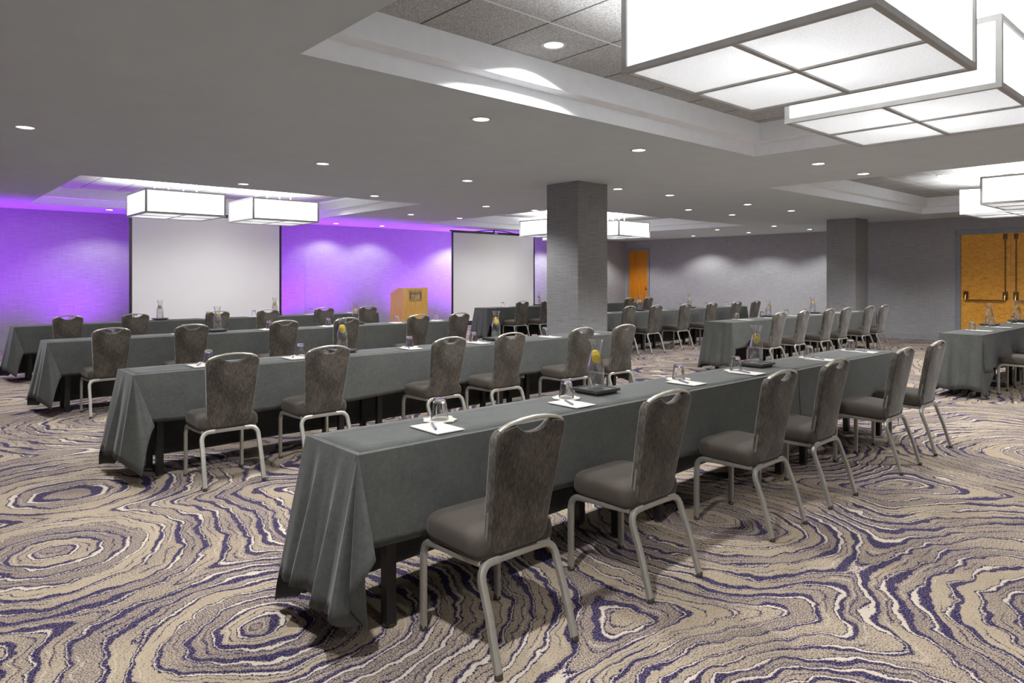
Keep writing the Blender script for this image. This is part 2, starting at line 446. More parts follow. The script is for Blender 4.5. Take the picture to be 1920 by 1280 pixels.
# walls
fw = MB().box((X0-.2, Y1, 0), (X1+.2, Y1+.15, ZC+.1)); fw.box((6.95, Y1-.14, 0), (7.60, Y1+.05, ZC))
struct(fw.build('wall_front', M['wall']))
rw = MB().box((XR, Y0-.2, 0), (XR+.15, YR, ZC)); rw.box((XR+.15, YR-.15, 0), (X1, YR, ZC)); rw.box((X1, YR-.15, 0), (X1+.15, Y1+.15, ZC))
struct(rw.build('wall_right', M['wall']))
struct(MB().box((X0-.15, Y0-.2, 0), (X0, Y1+.2, ZC)).build('wall_left', M['wall']))
struct(MB().box((X0-.2, Y0-.15, 0), (XR+.2, Y0, ZC)).build('wall_back', M['wall']))
def base_run(name, pts):
    m = MB()
    for p, q, n_ in pts:
        x0, x1 = sorted((p[0], q[0])); y0, y1 = sorted((p[1], q[1]))
        dx, dy = n_[0]*.014, n_[1]*.014
        m.box((min(x0, x0+dx), min(y0, y0+dy), 0), (max(x1, x1+dx), max(y1, y1+dy), .118))
        dx, dy = n_[0]*.009, n_[1]*.009
        m.box((min(x0, x0+dx), min(y0, y0+dy), .118), (max(x1, x1+dx), max(y1, y1+dy), .126))
    struct(m.build(name, M['base']))
base_run('baseboard_front', [((X0, Y1), (6.95, Y1), (0, -1)), ((7.6, Y1), (X1, Y1), (0, -1)), ((6.95, Y1-.14), (7.6, Y1-.14), (0, -1))])
base_run('baseboard_right', [((XR, Y0), (XR, 2.83), (-1, 0)), ((XR, 4.95), (XR, YR), (-1, 0)), ((X1, YR), (X1, 15.3), (-1, 0))])
def pillar(x0, y0, x1, y1, label):
    o = struct(MB().box((x0, y0, 0), (x1, y1, ZC+.02)).build('pillar', M['pillar']), label)
    o['category'] = 'pillar'
    return o
pillar(7.03, 6.51, 7.65, 7.12, 'square grey textured pillar in the middle of the room')
pillar(16.12, 6.45, 16.80, 7.10, 'square grey textured pillar near the far right wall')

# single far door on the recessed right wall
def frame_door(name, x, ya, yb, ztop, fr):
    r = empty(name, (x, (ya+yb)/2, 0)); struct(r); cy = (ya+yb)/2
    m = MB()
    m.box((-.03, ya-cy-fr, 0), (.0, ya-cy, ztop+fr)); m.box((-.03, yb-cy, 0), (.0, yb-cy+fr, ztop+fr)); m.box((-.03, ya-cy, ztop), (.0, yb-cy, ztop+fr))
    m.box((-.038, ya-cy-fr, 0), (-.03, ya-cy-fr*.72, ztop+fr)); m.box((-.038, yb-cy+fr*.72, 0), (-.03, yb-cy+fr, ztop+fr)); m.box((-.038, ya-cy-fr, ztop+fr*.72), (-.03, yb-cy+fr, ztop+fr))
    m.build('door_frame', M['frame'], r)
    return r
d1 = frame_door('door_1', X1, 15.36, 16.22, 2.40, .07)
MB().box((-.012, -.43, .005), (0, .43, 2.40)).build('door_leaf', M['doordark'], d1)
hm = MB(); hm.lathe([(.028, 0), (.028, .006)], 20); hm.tube([(0, 0, .006), (0, 0, .05), (.1, 0, .055)], .009)
h = hm.build('door_handle', M['bronze'], d1, 40, (-.012, -.36, 1.0)); h.rotation_euler = (0, -PI/2, 0); h['label'] = 'bronze lever handle'
# double doors with panic bars
YD0, YD1, ZD = 2.97, 4.82, 2.39
d2 = frame_door('door_2', XR, YD0, YD1, ZD, .105); cy = (YD0+YD1)/2
for s in (-1, 1):
    lo, hi = (.004, YD1-cy-.004) if s > 0 else (YD0-cy+.004, -.004)
    leaf = MB().box((-.014, lo, .008), (0, hi, ZD-.004)).build('door_leaf', M['birch'], d2)
    ym = .095*s; yo = (hi-.10 if s > 0 else lo+.10)
    bar = MB(); bar.tube([(-.085, ym, .945), (-.085, yo, .945)], .014, .014, 12)
    for yy in (ym, yo): bar.tube([(-.055, yy, 1.05), (-.075, yy, 1.0), (-.085, yy, .945)], .011, .011, 8)
    bar.build('panic_bar', M['bronze'], leaf, 40)
    for yy in (ym, yo):
        hb = MB(); hb.loft([[(x, yy-.045*k_, .965), (x, yy+.045*k_, .965), (x, yy+.045*k_, 1.135), (x, yy-.045*k_, 1.135)] for x, k_ in ((-.014, 1), (-.05, 1), (-.062, .8))])
        hb.build('bar_housing', M['bronze'], leaf)
    for yy in (ym, yo):
        MB().tube([(-.063, yy, 1.06), (-.082, yy+.004, 1.0), (-.095, yy, .95)], .009, .012, 8).build('bar_arm', M['goldarm'], leaf, 40)
    MB().tube([(-.03, ym, 1.13), (-.03, ym, ZD-.12)], .011, .011, 10).build('latch_rod', M['bronze'], leaf, 40)
    MB().box((-.055, ym-.035, ZD-.135), (-.014, ym+.035, ZD-.02)).build('latch_case', M['bronze'], leaf)

# ------------------------------------------------------------------ pendant box lights
W_, D_, H_ = 1.26, 1.22, .40
def pendant():
    r = empty('pendant_light'); f = MB(); t = .03; hw, hd = W_/2, D_/2
    for x in (-hw, hw-t):
        for y in (-hd, hd-t): f.box((x, y, 0), (x+t, y+t, H_))
    for z in (0, H_-t):
        for y in (-hd, hd-t): f.box((-hw+t, y, z), (hw-t, y+t, z+t))
        for x in (-hw, hw-t): f.box((x, -hd+t, z), (x+t, hd-t, z+t))
    f.box((-.013, -hd+t, .002), (.013, hd-t, .022)); f.box((-hw+t, -.013, .002), (-.013, .013, .022)); f.box((.013, -.013, .002), (hw-t, .013, .022))
    f.build('lamp_frame', M['lampframe'], r)
    e = .012
    for s in (-1, 1):
        y = s*(hd-e); MB().box((-hw+t, min(y, y-s*.004), t), (hw-t, max(y, y-s*.004), H_-t)).build('side_panel', M['shade'], r)
        x = s*(hw-e); MB().box((min(x, x-s*.004), -hd+t, t), (max(x, x-s*.004), hd-t, H_-t)).build('side_panel', M['shade'], r)
    for sx in (0, 1):
        for sy in (0, 1):
            xa, xb = ((-hw+t, -.013), (.013, hw-t))[sx]; ya, yb = ((-hd+t, -.013), (.013, hd-t))[sy]
            MB().box((xa, ya, .012), (xb, yb, .016)).build('bottom_panel', M['shade_low'], r)
    top = ZT-2.475
    for sx in (-.34, -.12, .12, .34):
        MB().tube([(sx, 0, H_-.2), (sx, 0, top-.02)], .008, .008, 8).build('hanging_rod', M['canopy'], r)
    MB().box((-.42, -.07, top-.025), (.42, .07, top-.001)).build('ceiling_canopy', M['canopy'], r)
    MB().box((-.42, -.04, H_-.22), (.42, .04, H_-.19)).build('lamp_holder', M['canopy'], r)
    return r
PEND = [
 (2.74, 1.02, 'largest square white fabric box pendant, nearest the camera'),
 (4.45, 1.02, 'white fabric box pendant just behind the nearest one in the same coffer'),
 (2.97, 12.10, 'white fabric box pendant in front of the big screen, the left of two'),
 (4.73, 12.20, 'white fabric box pendant at the top right corner of the big screen'),
 (13.45, 11.07, 'white fabric box pendant emerging right of the central pillar'),
 (11.83, 11.75, 'white fabric box pendant half hidden behind the left edge of the central pillar'),
 (13.60, 12.75, 'white fabric box pendant showing only a sliver low beside the central pillar'),
 (11.50, 1.68, 'white fabric box pendant over the double doors, cut by the right picture edge'),
 (13.04, 2.35, 'white fabric box pendant over the double doors, the farther one of two'),
]
p0 = pendant()
for i, (x, y, lab) in enumerate(PEND):
    o = p0 if i == 0 else copy_tree(p0)
    o.location = (x+W_/2, y+D_/2, 2.475); tag(o, lab, 'lamp', 'box pendants in the ceiling coffers')
    l = bpy.data.lights.new('pendant_bulb', 'AREA'); l.shape = 'RECTANGLE'; l.size = .7; l.size_y = .12; l.energy = P_PEND; l.color = WHITE
    lo = bpy.data.objects.new('pendant_bulb', l); COL.objects.link(lo); lo.location = (x+W_/2, y+D_/2, 2.475+H_-.23)
    l2 = bpy.data.lights.new('pendant_uplight', 'AREA'); l2.shape = 'RECTANGLE'; l2.size = .8; l2.size_y = .3; l2.energy = P_PEND*20.0; l2.color = WHITE
    lo2 = bpy.data.objects.new('pendant_uplight', l2); COL.objects.link(lo2); lo2.location = (x+W_/2, y+D_/2, 2.475+H_-.15); lo2.rotation_euler = (PI, 0, 0)

# ------------------------------------------------------------------ recessed downlights
def downlight():
    r = empty('downlight')
    m = MB(); n = 28
    prof = [(.072, .0), (.092, -.003), (.092, .001)]
    m.lathe([(.066, .004), (.070, -.004), (.090, -.005), (.094, .0)], n, cap0=False, cap1=False)
    m.build('trim_ring', M['ring'], r, 40)
    MB().lathe([(.0675, .001), (.0675, .003)], n).build('lamp_lens', M['lens'], r)
    return r
q0 = None
for x, y, z, lab in [(a, b, ZC, c) for a, b, c in DOWN] + [(a, b, ZT, c) for a, b, c in TRAYDOWN]:
    o = copy_tree(q0) if q0 else downlight()
    q0 = q0 or o
    o.location = (x, y, z-.003); tag(o, lab, 'light', 'recessed round downlights')

# ------------------------------------------------------------------ projection screens
def screen(x0, x1, y, zb, zt, lab, arm):
    r = empty('projection_screen', ((x0+x1)/2, y, 0)); hw = (x1-x0)/2
    MB().box((-hw+.05, -.006, zb+.05), (hw-.05, .006, zt-.035)).build('screen_fabric', M['screen'], r)
    m = MB(); m.box((-hw, -.009, zb), (-hw+.05, .009, zt)); m.box((hw-.05, -.009, zb), (hw, .009, zt)); m.box((-hw+.05, -.009, zb), (hw-.05, .009, zb+.05)); m.box((-hw+.05, -.009, zt-.035), (hw-.05, .009, zt))
    m.build('black_border', M['screenblack'], r)
    m = MB(); m.tube([(-hw-.05, 0, zt+.01), (hw+.05, 0, zt+.01)], .02, .02, 10); m.build('top_bar', M['screenblack'], r, 40)
    m = MB(); m.tube([(-hw-.06, .0, zb-.03), (hw+.06, 0, zb-.03)], .04, .04, 12); m.build('roll_case', M['screenblack'], r, 40)
    m = MB(); m.tube([(0, .06, .45), (0, .06, zt+(.09 if arm else .02))], .018, .018, 10); m.build('mast', M['screenblack'], r, 40)
    if arm:
        MB().tube([(-.75, 0, zt+.02), (-.3, 0, zt+.07), (0, 0, zt+.085), (.3, 0, zt+.07), (.75, 0, zt+.02)], .012, .012, 8).build('bail_arm', M['screenblack'], r, 40)
        MB().box((-.05, -.05, zt-.02), (.05, .0, zt+.012)).build('hook_block', M['ring'], r)
    for a in (90, 210, 330):
        d = Vector((math.cos(math.radians(a)), math.sin(math.radians(a)), 0))
        MB().tube([Vector((0, .06, .5))+d*.02, Vector((0, .06, .02))+d*.5], .012, .012, 8).build('leg', M['screenblack'], r, 40)
    tag(r, lab, 'screen', 'projection screens')
screen(3.42, 6.50, 15.1, .22, 2.745, 'tall white tripod projection screen behind the two pendants on the left', False)
screen(11.13, 14.20, 14.9, .20, 2.682, 'white tripod projection screen with arched top arm, between lectern and pillar', True)

# ------------------------------------------------------------------ lectern
L = empty('lectern', (9.39, 14.0, 0))
hw = .338
def side_poly(dx): return [(dx, .62, 0), (dx, .62, 1.046), (dx, .60, 1.058), (dx, .29, 1.178), (dx, .26, 1.184), (dx, .0, 1.184), (dx, 0, 0)]
for s in (-1, 1):
    a = s*hw; b = s*(hw-.02)
    MB().loft([side_poly(min(a, b)), side_poly(max(a, b))]).build('side_panel', M['oak'], L)
MB().loft([[(-hw+.02, 0, z), (hw-.02, 0, z), (hw-.02, .02, z), (-hw+.02, .02, z)] for z in (0, 1.184)]).build('front_panel', M['oak'], L)
tp = MB(); tp.loft([[(x, .02, 1.165), (x, .02, 1.183), (x, .26, 1.183), (x, .29, 1.177), (x, .60, 1.057), (x, .60, 1.04), (x, .29, 1.155)] for x in (-hw+.02, hw-.02)])
tp.build('reading_top', M['oak'], L)
MB().box((-hw+.02, .03, .45), (hw-.02, .58, .47)).build('shelf', M['oak'], L)
pq = MB().box((-.205, -.008, .872), (.165, 0, 1.142)).build('name_plate', M['brass'], L); pq['label'] = 'brushed brass name plate'
def letter(txt, size, x, z, parent, name, ext=.001):
    c = bpy.data.curves.new(name, 'FONT'); c.body = txt; c.size = size; c.align_x = 'CENTER'; c.extrude = ext
    tmp = bpy.data.objects.new('tmp', c); COL.objects.link(tmp)
    dg = bpy.context.evaluated_depsgraph_get(); me = bpy.data.meshes.new_from_object(tmp.evaluated_get(dg))
    bpy.data.objects.remove(tmp); me.name = name; me.materials.clear(); me.materials.append(M['ink'])
    o = bpy.data.objects.new(name, me); COL.objects.link(o); o.parent = parent
    o.location = (x, -.0095, z); o.rotation_euler = (PI/2, 0, 0)
    return o
letter('HYATT', .083, -.02, 1.02, pq, 'lettering')
bm_ = MB(); bm_.box((-.180, -.010, .922), (-.163, -.008, 1.092)); bm_.box((.123, -.010, .922), (.140, -.008, 1.092)); bm_.build('engraved_bars', M['ink'], pq)
tag(L, 'light oak lectern with a brass plate, standing at the purple wall', 'lectern')

# ------------------------------------------------------------------ tables and cloths
ROWS = {  # x0, x1, front y, cloth seam, corner style, description, chair xs
 'A': (1.34, 6.90, 2.40, 'foreground table', 'wide'),
 'B': (1.25, 6.75, 5.40, 'second left-hand table', 'flap'),
 'C': (1.19, 6.69, 8.65, 'third left-hand table', 'flap'),
 'D': (1.22, 6.96, 11.67, 'left-hand table by the purple wall', 'flap'),
 'E': (9.62, 15.12, 2.40, 'table by the double doors', 'fold'),
 'F': (9.42, 14.92, 5.57, 'second right-hand table', 'soft'),
 'G': (9.45, 14.96, 8.45, 'third right-hand table', 'soft'),
 'H': (9.74, 15.24, 11.72, 'right-hand table by the second screen', 'soft'),
}
DEP = .455; ZTOP = .76
CURVES = {
 'wide': [(.05, 0), (.34, .0), (.36, .10), (.18, .17), (.02, -.05), (.12, .24), (0, .22)],
 'flap': [(.05, 0), (.27, -.27), (.30, -.2), (.29, -.1), (.27, .0), (.1, .1), (0, .15)],
 'fold': [(.05, 0), (.22, -.16), (.16, -.12), (.05, -.06), (.02, .06), (0, .12)],
 'soft': [(.05, 0), (.14, .0), (.10, .08), (.04, .14), (.0, .13)],
 'back': [(.05, 0), (.10, .03), (.12, .12), (.06, .18), (0, .19)],
}
def crom(pts, t):
    n = len(pts)-1; u = t*n; i = min(int(u), n-1); f = u-i
    g = lambda j: pts[max(0, min(n, j))]
    r = []
    for c in range(2):
        p0_, p1_, p2_, p3_ = g(i-1)[c], g(i)[c], g(i+1)[c], g(i+2)[c]
        r.append(.5*((2*p1_)+(-p0_+p2_)*f+(2*p0_-5*p1_+4*p2_-p3_)*f*f+(-p0_+3*p1_-3*p2_+p3_)*f**3))
    return r
def make_cloth(xa, xb, y, lend, rend, df, de, db, seed, up=0.0):
    """cloth over a table from xa to xb; lend / rend name the drape of an end, or None where the cloth just stops"""
    rnd = random.Random(seed); y1 = y+DEP; cols = []; z0 = ZTOP+up
    ph = [rnd.uniform(0, 6.28) for _ in range(8)]
    def fr(x): return .05+up+.02*math.sin(x*3.1+ph[0])+.015*math.sin(x*7.3+ph[1])
    def dfr(x): return df*(1+.03*math.sin(x*2.3+ph[2])+.02*math.sin(x*6.1+ph[3]))
    def front(xs_):
        for x in xs_: cols.append(((x, y), (0, -fr(x)), dfr(x)))
    def back(xs_):
        for x in xs_: cols.append(((x, y1), (0, .05+.02*math.sin(x*5+ph[4])), db))
    def corner(cx, cy, n1, n2, style, d1, d2, rev):
        N = 52; L_ = []
        for i in range(N+1):
            t = i/N; a, b = crom(CURVES[style], t); phi = t*PI/2
            rm = min(d1/max(math.cos(phi), 1e-3), d2/max(math.sin(phi), 1e-3), .725)
            L_.append(((cx, cy), (a*n1[0]+b*n2[0], a*n1[1]+b*n2[1]), rm))
        cols.extend(L_[::-1] if rev else L_)
    def end(x, sx, style, ys_):
        e0 = CURVES[style][-1][1]; e1 = CURVES['back'][-1][1]
        for yy in ys_:
            t = (yy-y)/DEP; m = e0+(e1-e0)*t; wv = math.sin(PI*t)
            m += wv*(.055*math.sin(yy*2*PI/.17+ph[5])+.03*math.sin(yy*2*PI/.10+ph[6])) * (1.0 if style in ('wide',) else .6)
            cols.append(((x, yy), (sx*m, 0), de*(1+.02*math.sin(yy*17+ph[7]))))
    nx = max(8, int((xb-xa)/.09)); xs_ = [xa+(xb-xa)*i/nx for i in range(nx+1)]
    ny = 28; ys_ = [y+DEP*i/ny for i in range(ny+1)]
    front(xs_[::-1])
    if lend:
        corner(xa, y, (0, -1), (-1, 0), lend, df, de, False); end(xa, -1, lend, ys_[1:-1]); corner(xa, y1, (0, 1), (-1, 0), 'back', db, de, True)
    back(xs_)
    if rend:
        corner(xb, y1, (0, 1), (1, 0), 'back', db, de, False); end(xb, 1, rend, ys_[::-1][1:-1]); corner(xb, y, (0, -1), (1, 0), rend, df, de, True)
    closed = bool(lend and rend); n = len(cols); rows = 13; v = []; f = []
    cx, cyy = (xa+xb)/2, (y+y1)/2
    for (bx, by), _, _ in cols:
        ix = min(max(bx, xa+(.02 if lend else 0)), xb-(.02 if rend else 0)); iy = min(max(by, y+.02), y1-.02)
        v.append((ix, iy, z0))
    for k_ in range(rows):
        s_ = [0, .012, .03, .06][k_] if k_ < 4 else None
        for (bx, by), (mx, my), rm in cols:
            r_ = s_ if s_ is not None else .06+(rm-.06)*(k_-3)/(rows-4)
            if k_ == rows-1: r_ = rm
            mm = min(.9, math.hypot(mx, my)); q = math.sqrt(1-mm*mm)
            ease = .004*(1 if k_ else 0)
            ox, oy = mx*r_, my*r_
            v.append((bx+ox, by+oy, max(.008, z0-.003-r_*q)))
    for k_ in range(rows):
        for j in range(n if closed else n-1):
            a = k_*n+j; b = k_*n+(j+1) % n
            f.append((a, b, b+n, a+n))
    # top surface as strips between front and back columns
    m = MB(); m.add(v, f)
    iy0, iy1 = y+.02, y1-.02; ax = xa+(.02 if lend else 0); bx_ = xb-(.02 if rend else 0)
    gx = [ax+(bx_-ax)*i/nx for i in range(nx+1)]; gy = [iy0+(iy1-iy0)*i/4 for i in range(5)]
    o = len(m.v); vv = [(x, yy, z0) for x in gx for yy in gy]
    ff = [(i*5+j, (i+1)*5+j, (i+1)*5+j+1, i*5+j+1) for i in range(nx) for j in range(4)]
    m.add(vv, ff)
    ob = m.build('tablecloth', M['cloth'], None, 65)
    # origin to the middle of the cloth
    for p in ob.data.vertices: p.co.x -= cx; p.co.y -= cyy
    ob.location = (cx, cyy, 0)
    md = ob.modifiers.new('thickness', 'SOLIDIFY'); md.thickness = .0025; md.offset = 0
    return ob
def table_proto(Lx):
    r = empty('folding_table')
    MB().box((-Lx/2+.005, .012, .715), (Lx/2-.005, DEP-.012, .752)).build('tabletop', M['ply'], r)
    for sx in (-1, 1):
        for yy in (.085, DEP-.085):
            x = sx*(Lx/2-.19); t = .023
            lg = MB().box((x-t, yy-t, .012), (x+t, yy+t, .715)).build('leg', M['black'], r)
            MB().lathe([(.024, 0), (.026, .004), (.026, .014), (.022, .016)], 16, (x, yy, 0)).build('foot', M['glide'], lg, 40)
    return r
tp0 = {}
for key, (x0, x1, y, desc, style) in ROWS.items():
    Lx = (x1-x0)/3
    for i in range(3):
        kk = round(Lx, 3)
        o = copy_tree(tp0[kk]) if kk in tp0 else table_proto(Lx)
        tp0.setdefault(kk, o)
        o.location = (x0+Lx*(i+.5), y, 0)
        tag(o, 'black-legged folding table, %s from left in the %s' % (ORD[i], desc), 'table', 'folding tables under the cloths')
    xm = x0+2*Lx
    df = {'A': .37, 'B': .365, 'C': .365, 'D': .365, 'E': .43, 'F': .40, 'G': .40, 'H': .40}[key]
    de = .585 if key == 'A' else .60 if key in 'BCD' else .665
    a = make_cloth(x0, xm+.06, y, style, None, df, de, .70, ord(key))
    tag(a, 'dark grey tablecloth over the left part of the %s' % desc, 'tablecloth', 'tablecloths')
    b = make_cloth(xm-.07, x1, y, None, 'fold', df-.012, de, .69, ord(key)+50, .0035)
    tag(b, 'dark grey tablecloth over the right end of the %s' % desc, 'tablecloth', 'tablecloths')

# ------------------------------------------------------------------ chairs
def round_poly(pts, r, n=6):
    out = []; N = len(pts)
    for i in range(N):
        p = Vector(pts[i]); a = (Vector(pts[i-1])-p).normalized(); b = (Vector(pts[(i+1) % N])-p).normalized()
        rr = r[i] if isinstance(r, (list, tuple)) else r
        if rr <= 0: out.append(p.copy()); continue
        A = p+a*rr; B = p+b*rr
        for k_ in range(n+1):
            t = k_/n; out.append(A*(1-t)**2+p*2*t*(1-t)+B*t*t)
    return out
def make_chair():
    r = empty('banquet_chair')
    za = .372                                   # axis of the seat rails
    # legs
    for s in (-1, 1):
        # front: straight leg bending back into the side rail
        path = [(s*.2, .237, .012), (s*.2, .237, .20), (s*.2, .236, za-.055)]+[p for p in arc((s*.198, .181, za-.055), .055, 0, PI/2, 7, (0, 1, 0), (0, 0, 1))]+[(s*.195, .13, za+.002)]
        lg = MB().tube(path, .0125, .0155, 10, up=(s, 0, 0)).build('leg', M['steel'], r, 50)
        MB().lathe([(.012, 0), (.016, .003), (.016, .02), (.013, .024)], 12, (s*.2, .237, 0)).build('foot', M['glide'], lg, 40)
        # rear: splayed leg bending inward into the rear rail
        path = [(s*.2, -.237, .012), (s*.196, -.181, .20), (s*.194, -.136, za-.055)]+[Vector((s*(.139+.055*math.cos(t)), -.136+.016*math.sin(t), za-.055+.055*math.sin(t))) for t in [PI/2*i/7 for i in range(1, 8)]]+[(s*.10, -.118, za)]
        lg = MB().tube(path, .0125, .0155, 10, up=(0, 1, 0)).build('leg', M['steel'], r, 50)
        MB().lathe([(.012, 0), (.016, .003), (.016, .02), (.013, .024)], 12, (s*.2, -.237, 0)).build('foot', M['glide'], lg, 40)
    fr = MB()
    for s in (-1, 1): fr.tube([(s*.196, .14, za+.002), (s*.192, .02, za+.001), (s*.175, -.108, za)], .0125, .0145, 10, up=(0, 0, 1))
    fr.tube([(-.105, -.118, za), (.105, -.118, za)], .0125, .0145, 10)
    fr.tube([(-.19, .12, za+.004), (.19, .12, za+.004)], .011, .011, 8)
    fr.build('seat_frame', M['steel'], r, 50)
    # seat cushion
    ol = round_poly([(-.222, .245, 0), (-.205, -.125, 0), (.205, -.125, 0), (.222, .245, 0)], [.10, .045, .045, .10], 8)
    cen = Vector((0, .065, 0)); rings = []
    for z, k_ in ((.384, .86), (.386, .94), (.396, .985), (.415, 1.0), (.438, .998), (.456, .985), (.468, .955), (.477, .90), (.484, .78), (.488, .55), (.489, .25)):
        rings.append([(cen.x+(p.x-cen.x)*k_, cen.y+(p.y-cen.y)*k_, z-.006*((cen.y-p.y)*k_/.19+0)) for p in ol])
    MB().loft(rings).build('seat', M['seat'], r, 60)
    # backrest panel: outline in x and height, leaning back
    def yy(z): return -.118-(z-.40)*.155-.02*((z-.40)/.5)**2
    H0, H1 = .395, .885
    pts = [(-.148, H0), (.148, H0)]
    right = [(.152, .47), (.163, .60), (.174, .74), (.181, .835)]
    outl = round_poly([(-.150, H0, 0), (.150, H0, 0), (.181, .86, 0), (.160, .897, 0)], [.05, .05, 0, 0], 6)
    outl = outl[:14]                              # the two bottom corners
    side = [Vector((x, z, 0)) for x, z in [(.158, .52), (.168, .66), (.178, .79), (.1825, .835), (.1815, .856), (.176, .873), (.166, .884)]]
    top = [Vector((x, z, 0)) for x, z in [(.13, .893), (.10, .898), (.088, .895), (.075, .884), (.055, .871), (.03, .863), (0, .860)]]
    poly = outl[7:14]+side+top+[Vector((-p.x, p.y, 0)) for p in top[:-1][::-1]]+[Vector((-p.x, p.y, 0)) for p in side[::-1]]+[Vector((-p.x, p.y, 0)) for p in outl[7:14][::-1]]
    def inset(P, d):
        out = []; N = len(P)
        for i in range(N):
            a = (P[i]-P[i-1]).normalized(); b = (P[(i+1) % N]-P[i]).normalized(); t = (a+b).normalized()
            n_ = Vector((-t.y, t.x, 0)); out.append(P[i]+n_*d)
        return out
    def bow(x): return .012*(x/.18)**2            # the panel wraps slightly forward at its sides
    rings = []
    for off, d in ((-.014, .012), (-.0125, .005), (-.008, .001), (0, 0), (.018, 0), (.026, .002), (.032, .007), (.036, .018)):
        rings.append([(p.x, yy(p.y)+off+bow(p.x), p.y) for p in inset(poly, d)])
    bk = MB().loft(rings).build('backrest', M['velvet'], r, 40)
    # metal handle along the top edge
    path = [(-.162, .880), (-.150, .890), (-.12, .902), (-.06, .9135), (0, .917), (.06, .9135), (.12, .902), (.150, .890), (.162, .880)]
    MB().tube([(x, yy(z)+.004+bow(x), z) for x, z in path], .0085, .013, 12, up=(0, 0, 1), sq=.8).build('handle_rail', M['rail'], r, 50)
    for s in (-1, 1):
        m = MB()
        pa = [(s*(.1525+.0), H0+.045), (s*.1560, .50), (s*.1605, .565)]
        m.loft([[(x+s*.003, yy(z)+bow(x)+.000, z), (x+s*.003, yy(z)+bow(x)+.010, z), (x-s*.002, yy(z)+bow(x)+.010, z), (x-s*.002, yy(z)+bow(x)+.000, z)] for x, z in pa])
        m.build('back_bracket', M['steel'], r)
    return r
CH = {  # row: list of (x, dy, turn)
 'A': [(1.82, 0, 0), (2.70, 0, 1.5), (3.78, -.01, 1.2), (4.55, .01, 1), (5.69, -.01, .5), (6.48, .005, .8)],
 'B': [(1.77, -.03, -2), (2.50, .0, 0), (3.66, .0, 1), (4.39, .0, 0), (5.39, 0, 1), (6.10, 0, -1)],
 'C': [(1.69, 0, 0), (2.49, 0, -1), (3.56, 0, 1), (4.41, 0, 0), (5.53, 0, 1), (6.26, 0, 0)],
 'D': [(1.78, 0, 0), (2.62, 0, 1), (3.79, 0, 0), (4.60, 0, -1), (5.60, 0, 0), (6.46, 0, 0)],
 'E': [(10.35, 0, 0), (11.13, 0, 0)],
 'F': [(10.0, 0, 0), (10.78, 0, 1), (11.71, 0, 0), (12.39, 0, 0), (13.39, 0, 0), (14.07, 0, 0)],
 'G': [(10.01, 0, 0), (10.81, 0, 0), (11.78, 0, 1), (12.74, 0, 0), (13.71, 0, 0), (14.53, 0, 0)],
 'H': [(10.36, 0, 0), (11.13, 0, 0), (14.1, 0, 0), (14.9, 0, 0)],
}
chair0 = make_chair(); first = True
for key in CH:
    x0, x1, y, desc, _ = ROWS[key]
    for i, (x, dy, t) in enumerate(CH[key]):
        c = chair0 if first else copy_tree(chair0); first = False
        c.location = (x, y-.275+dy, 0); c.rotation_euler = (0, 0, math.radians(t))
        pos = ORD[i]+' from the left'
        if key == 'H' and i > 1: pos = ['first', 'second'][i-2]+' right of the pillar'
        tag(c, 'silver-legged chair, %s at the %s' % (pos, desc), 'chair', 'banquet chairs along the tables')

# ------------------------------------------------------------------ table settings
def tumbler():
    r = empty('water_tumbler')
    prof = [(.0435, 0), (.0432, .002), (.0300, .099), (.0285, .1015), (.0, .102)]
    inner = [(.0, .078), (.0275, .078), (.0295, .080), (.0412, .002), (.0415, 0)]
    n = 28; m = MB()
    P = [(.0415, 0), (.0435, 0), (.0405, .02), (.0310, .094), (.0295, .1), (.027, .102)]
    Q = [(.0265, .079), (.0290, .079), (.0392, .016), (.0413, .0005)]
    m.lathe(P+[(.0005, .102)], n, cap0=False, cap1=True)
    m.lathe([(.0005, .079)]+Q+[(.0415, 0)], n, cap0=True, cap1=False)
    m.build('glass_body', M['tumbler'], r, 50)
    return r
def napkin():
    m = MB(); n = 40; rings = []
    for k_ in (1.0, 1.0, .98, .7, .45):
        rings.append([((.078*k_+(.006*math.sin(9*a) if k_ > .9 else 0))*math.cos(a), (.078*k_+(.006*math.sin(9*a+1) if k_ > .9 else 0))*math.sin(a), 0) for a in [2*PI*j/n for j in range(n)]])
    zs = (0, .002, .0035, .003, .0025)
    for i, z in enumerate(zs):
        rings[i] = [(x, y_, z+(.004*max(0, math.sin(3*math.atan2(y_, x)+.6)) if i in (1, 2) else 0)) for x, y_, _ in rings[i]]
    return m.loft(rings).build('napkin', M['napkin'], None, 60)
def pad():
    return MB().box((-.075, -.108, 0), (.075, .108, .004)).build('notepad', M['paper'])
def pen():
    r = empty('pen')
    MB().lathe([(.0045, 0), (.005, .02), (.005, .11), (.004, .125)], 12).build('barrel', M['pen'], r, 40)
    MB().lathe([(.0007, -.016), (.0045, 0)], 12).build('tip', M['pentip'], r, 40)
    MB().box((.0045, -.0015, .085), (.0065, .0015, .124)).build('clip', M['pentip'], r)
    for c in r.children: c.rotation_euler = (PI/2, 0, 0); c.location = (0, .055, .005)
    return r
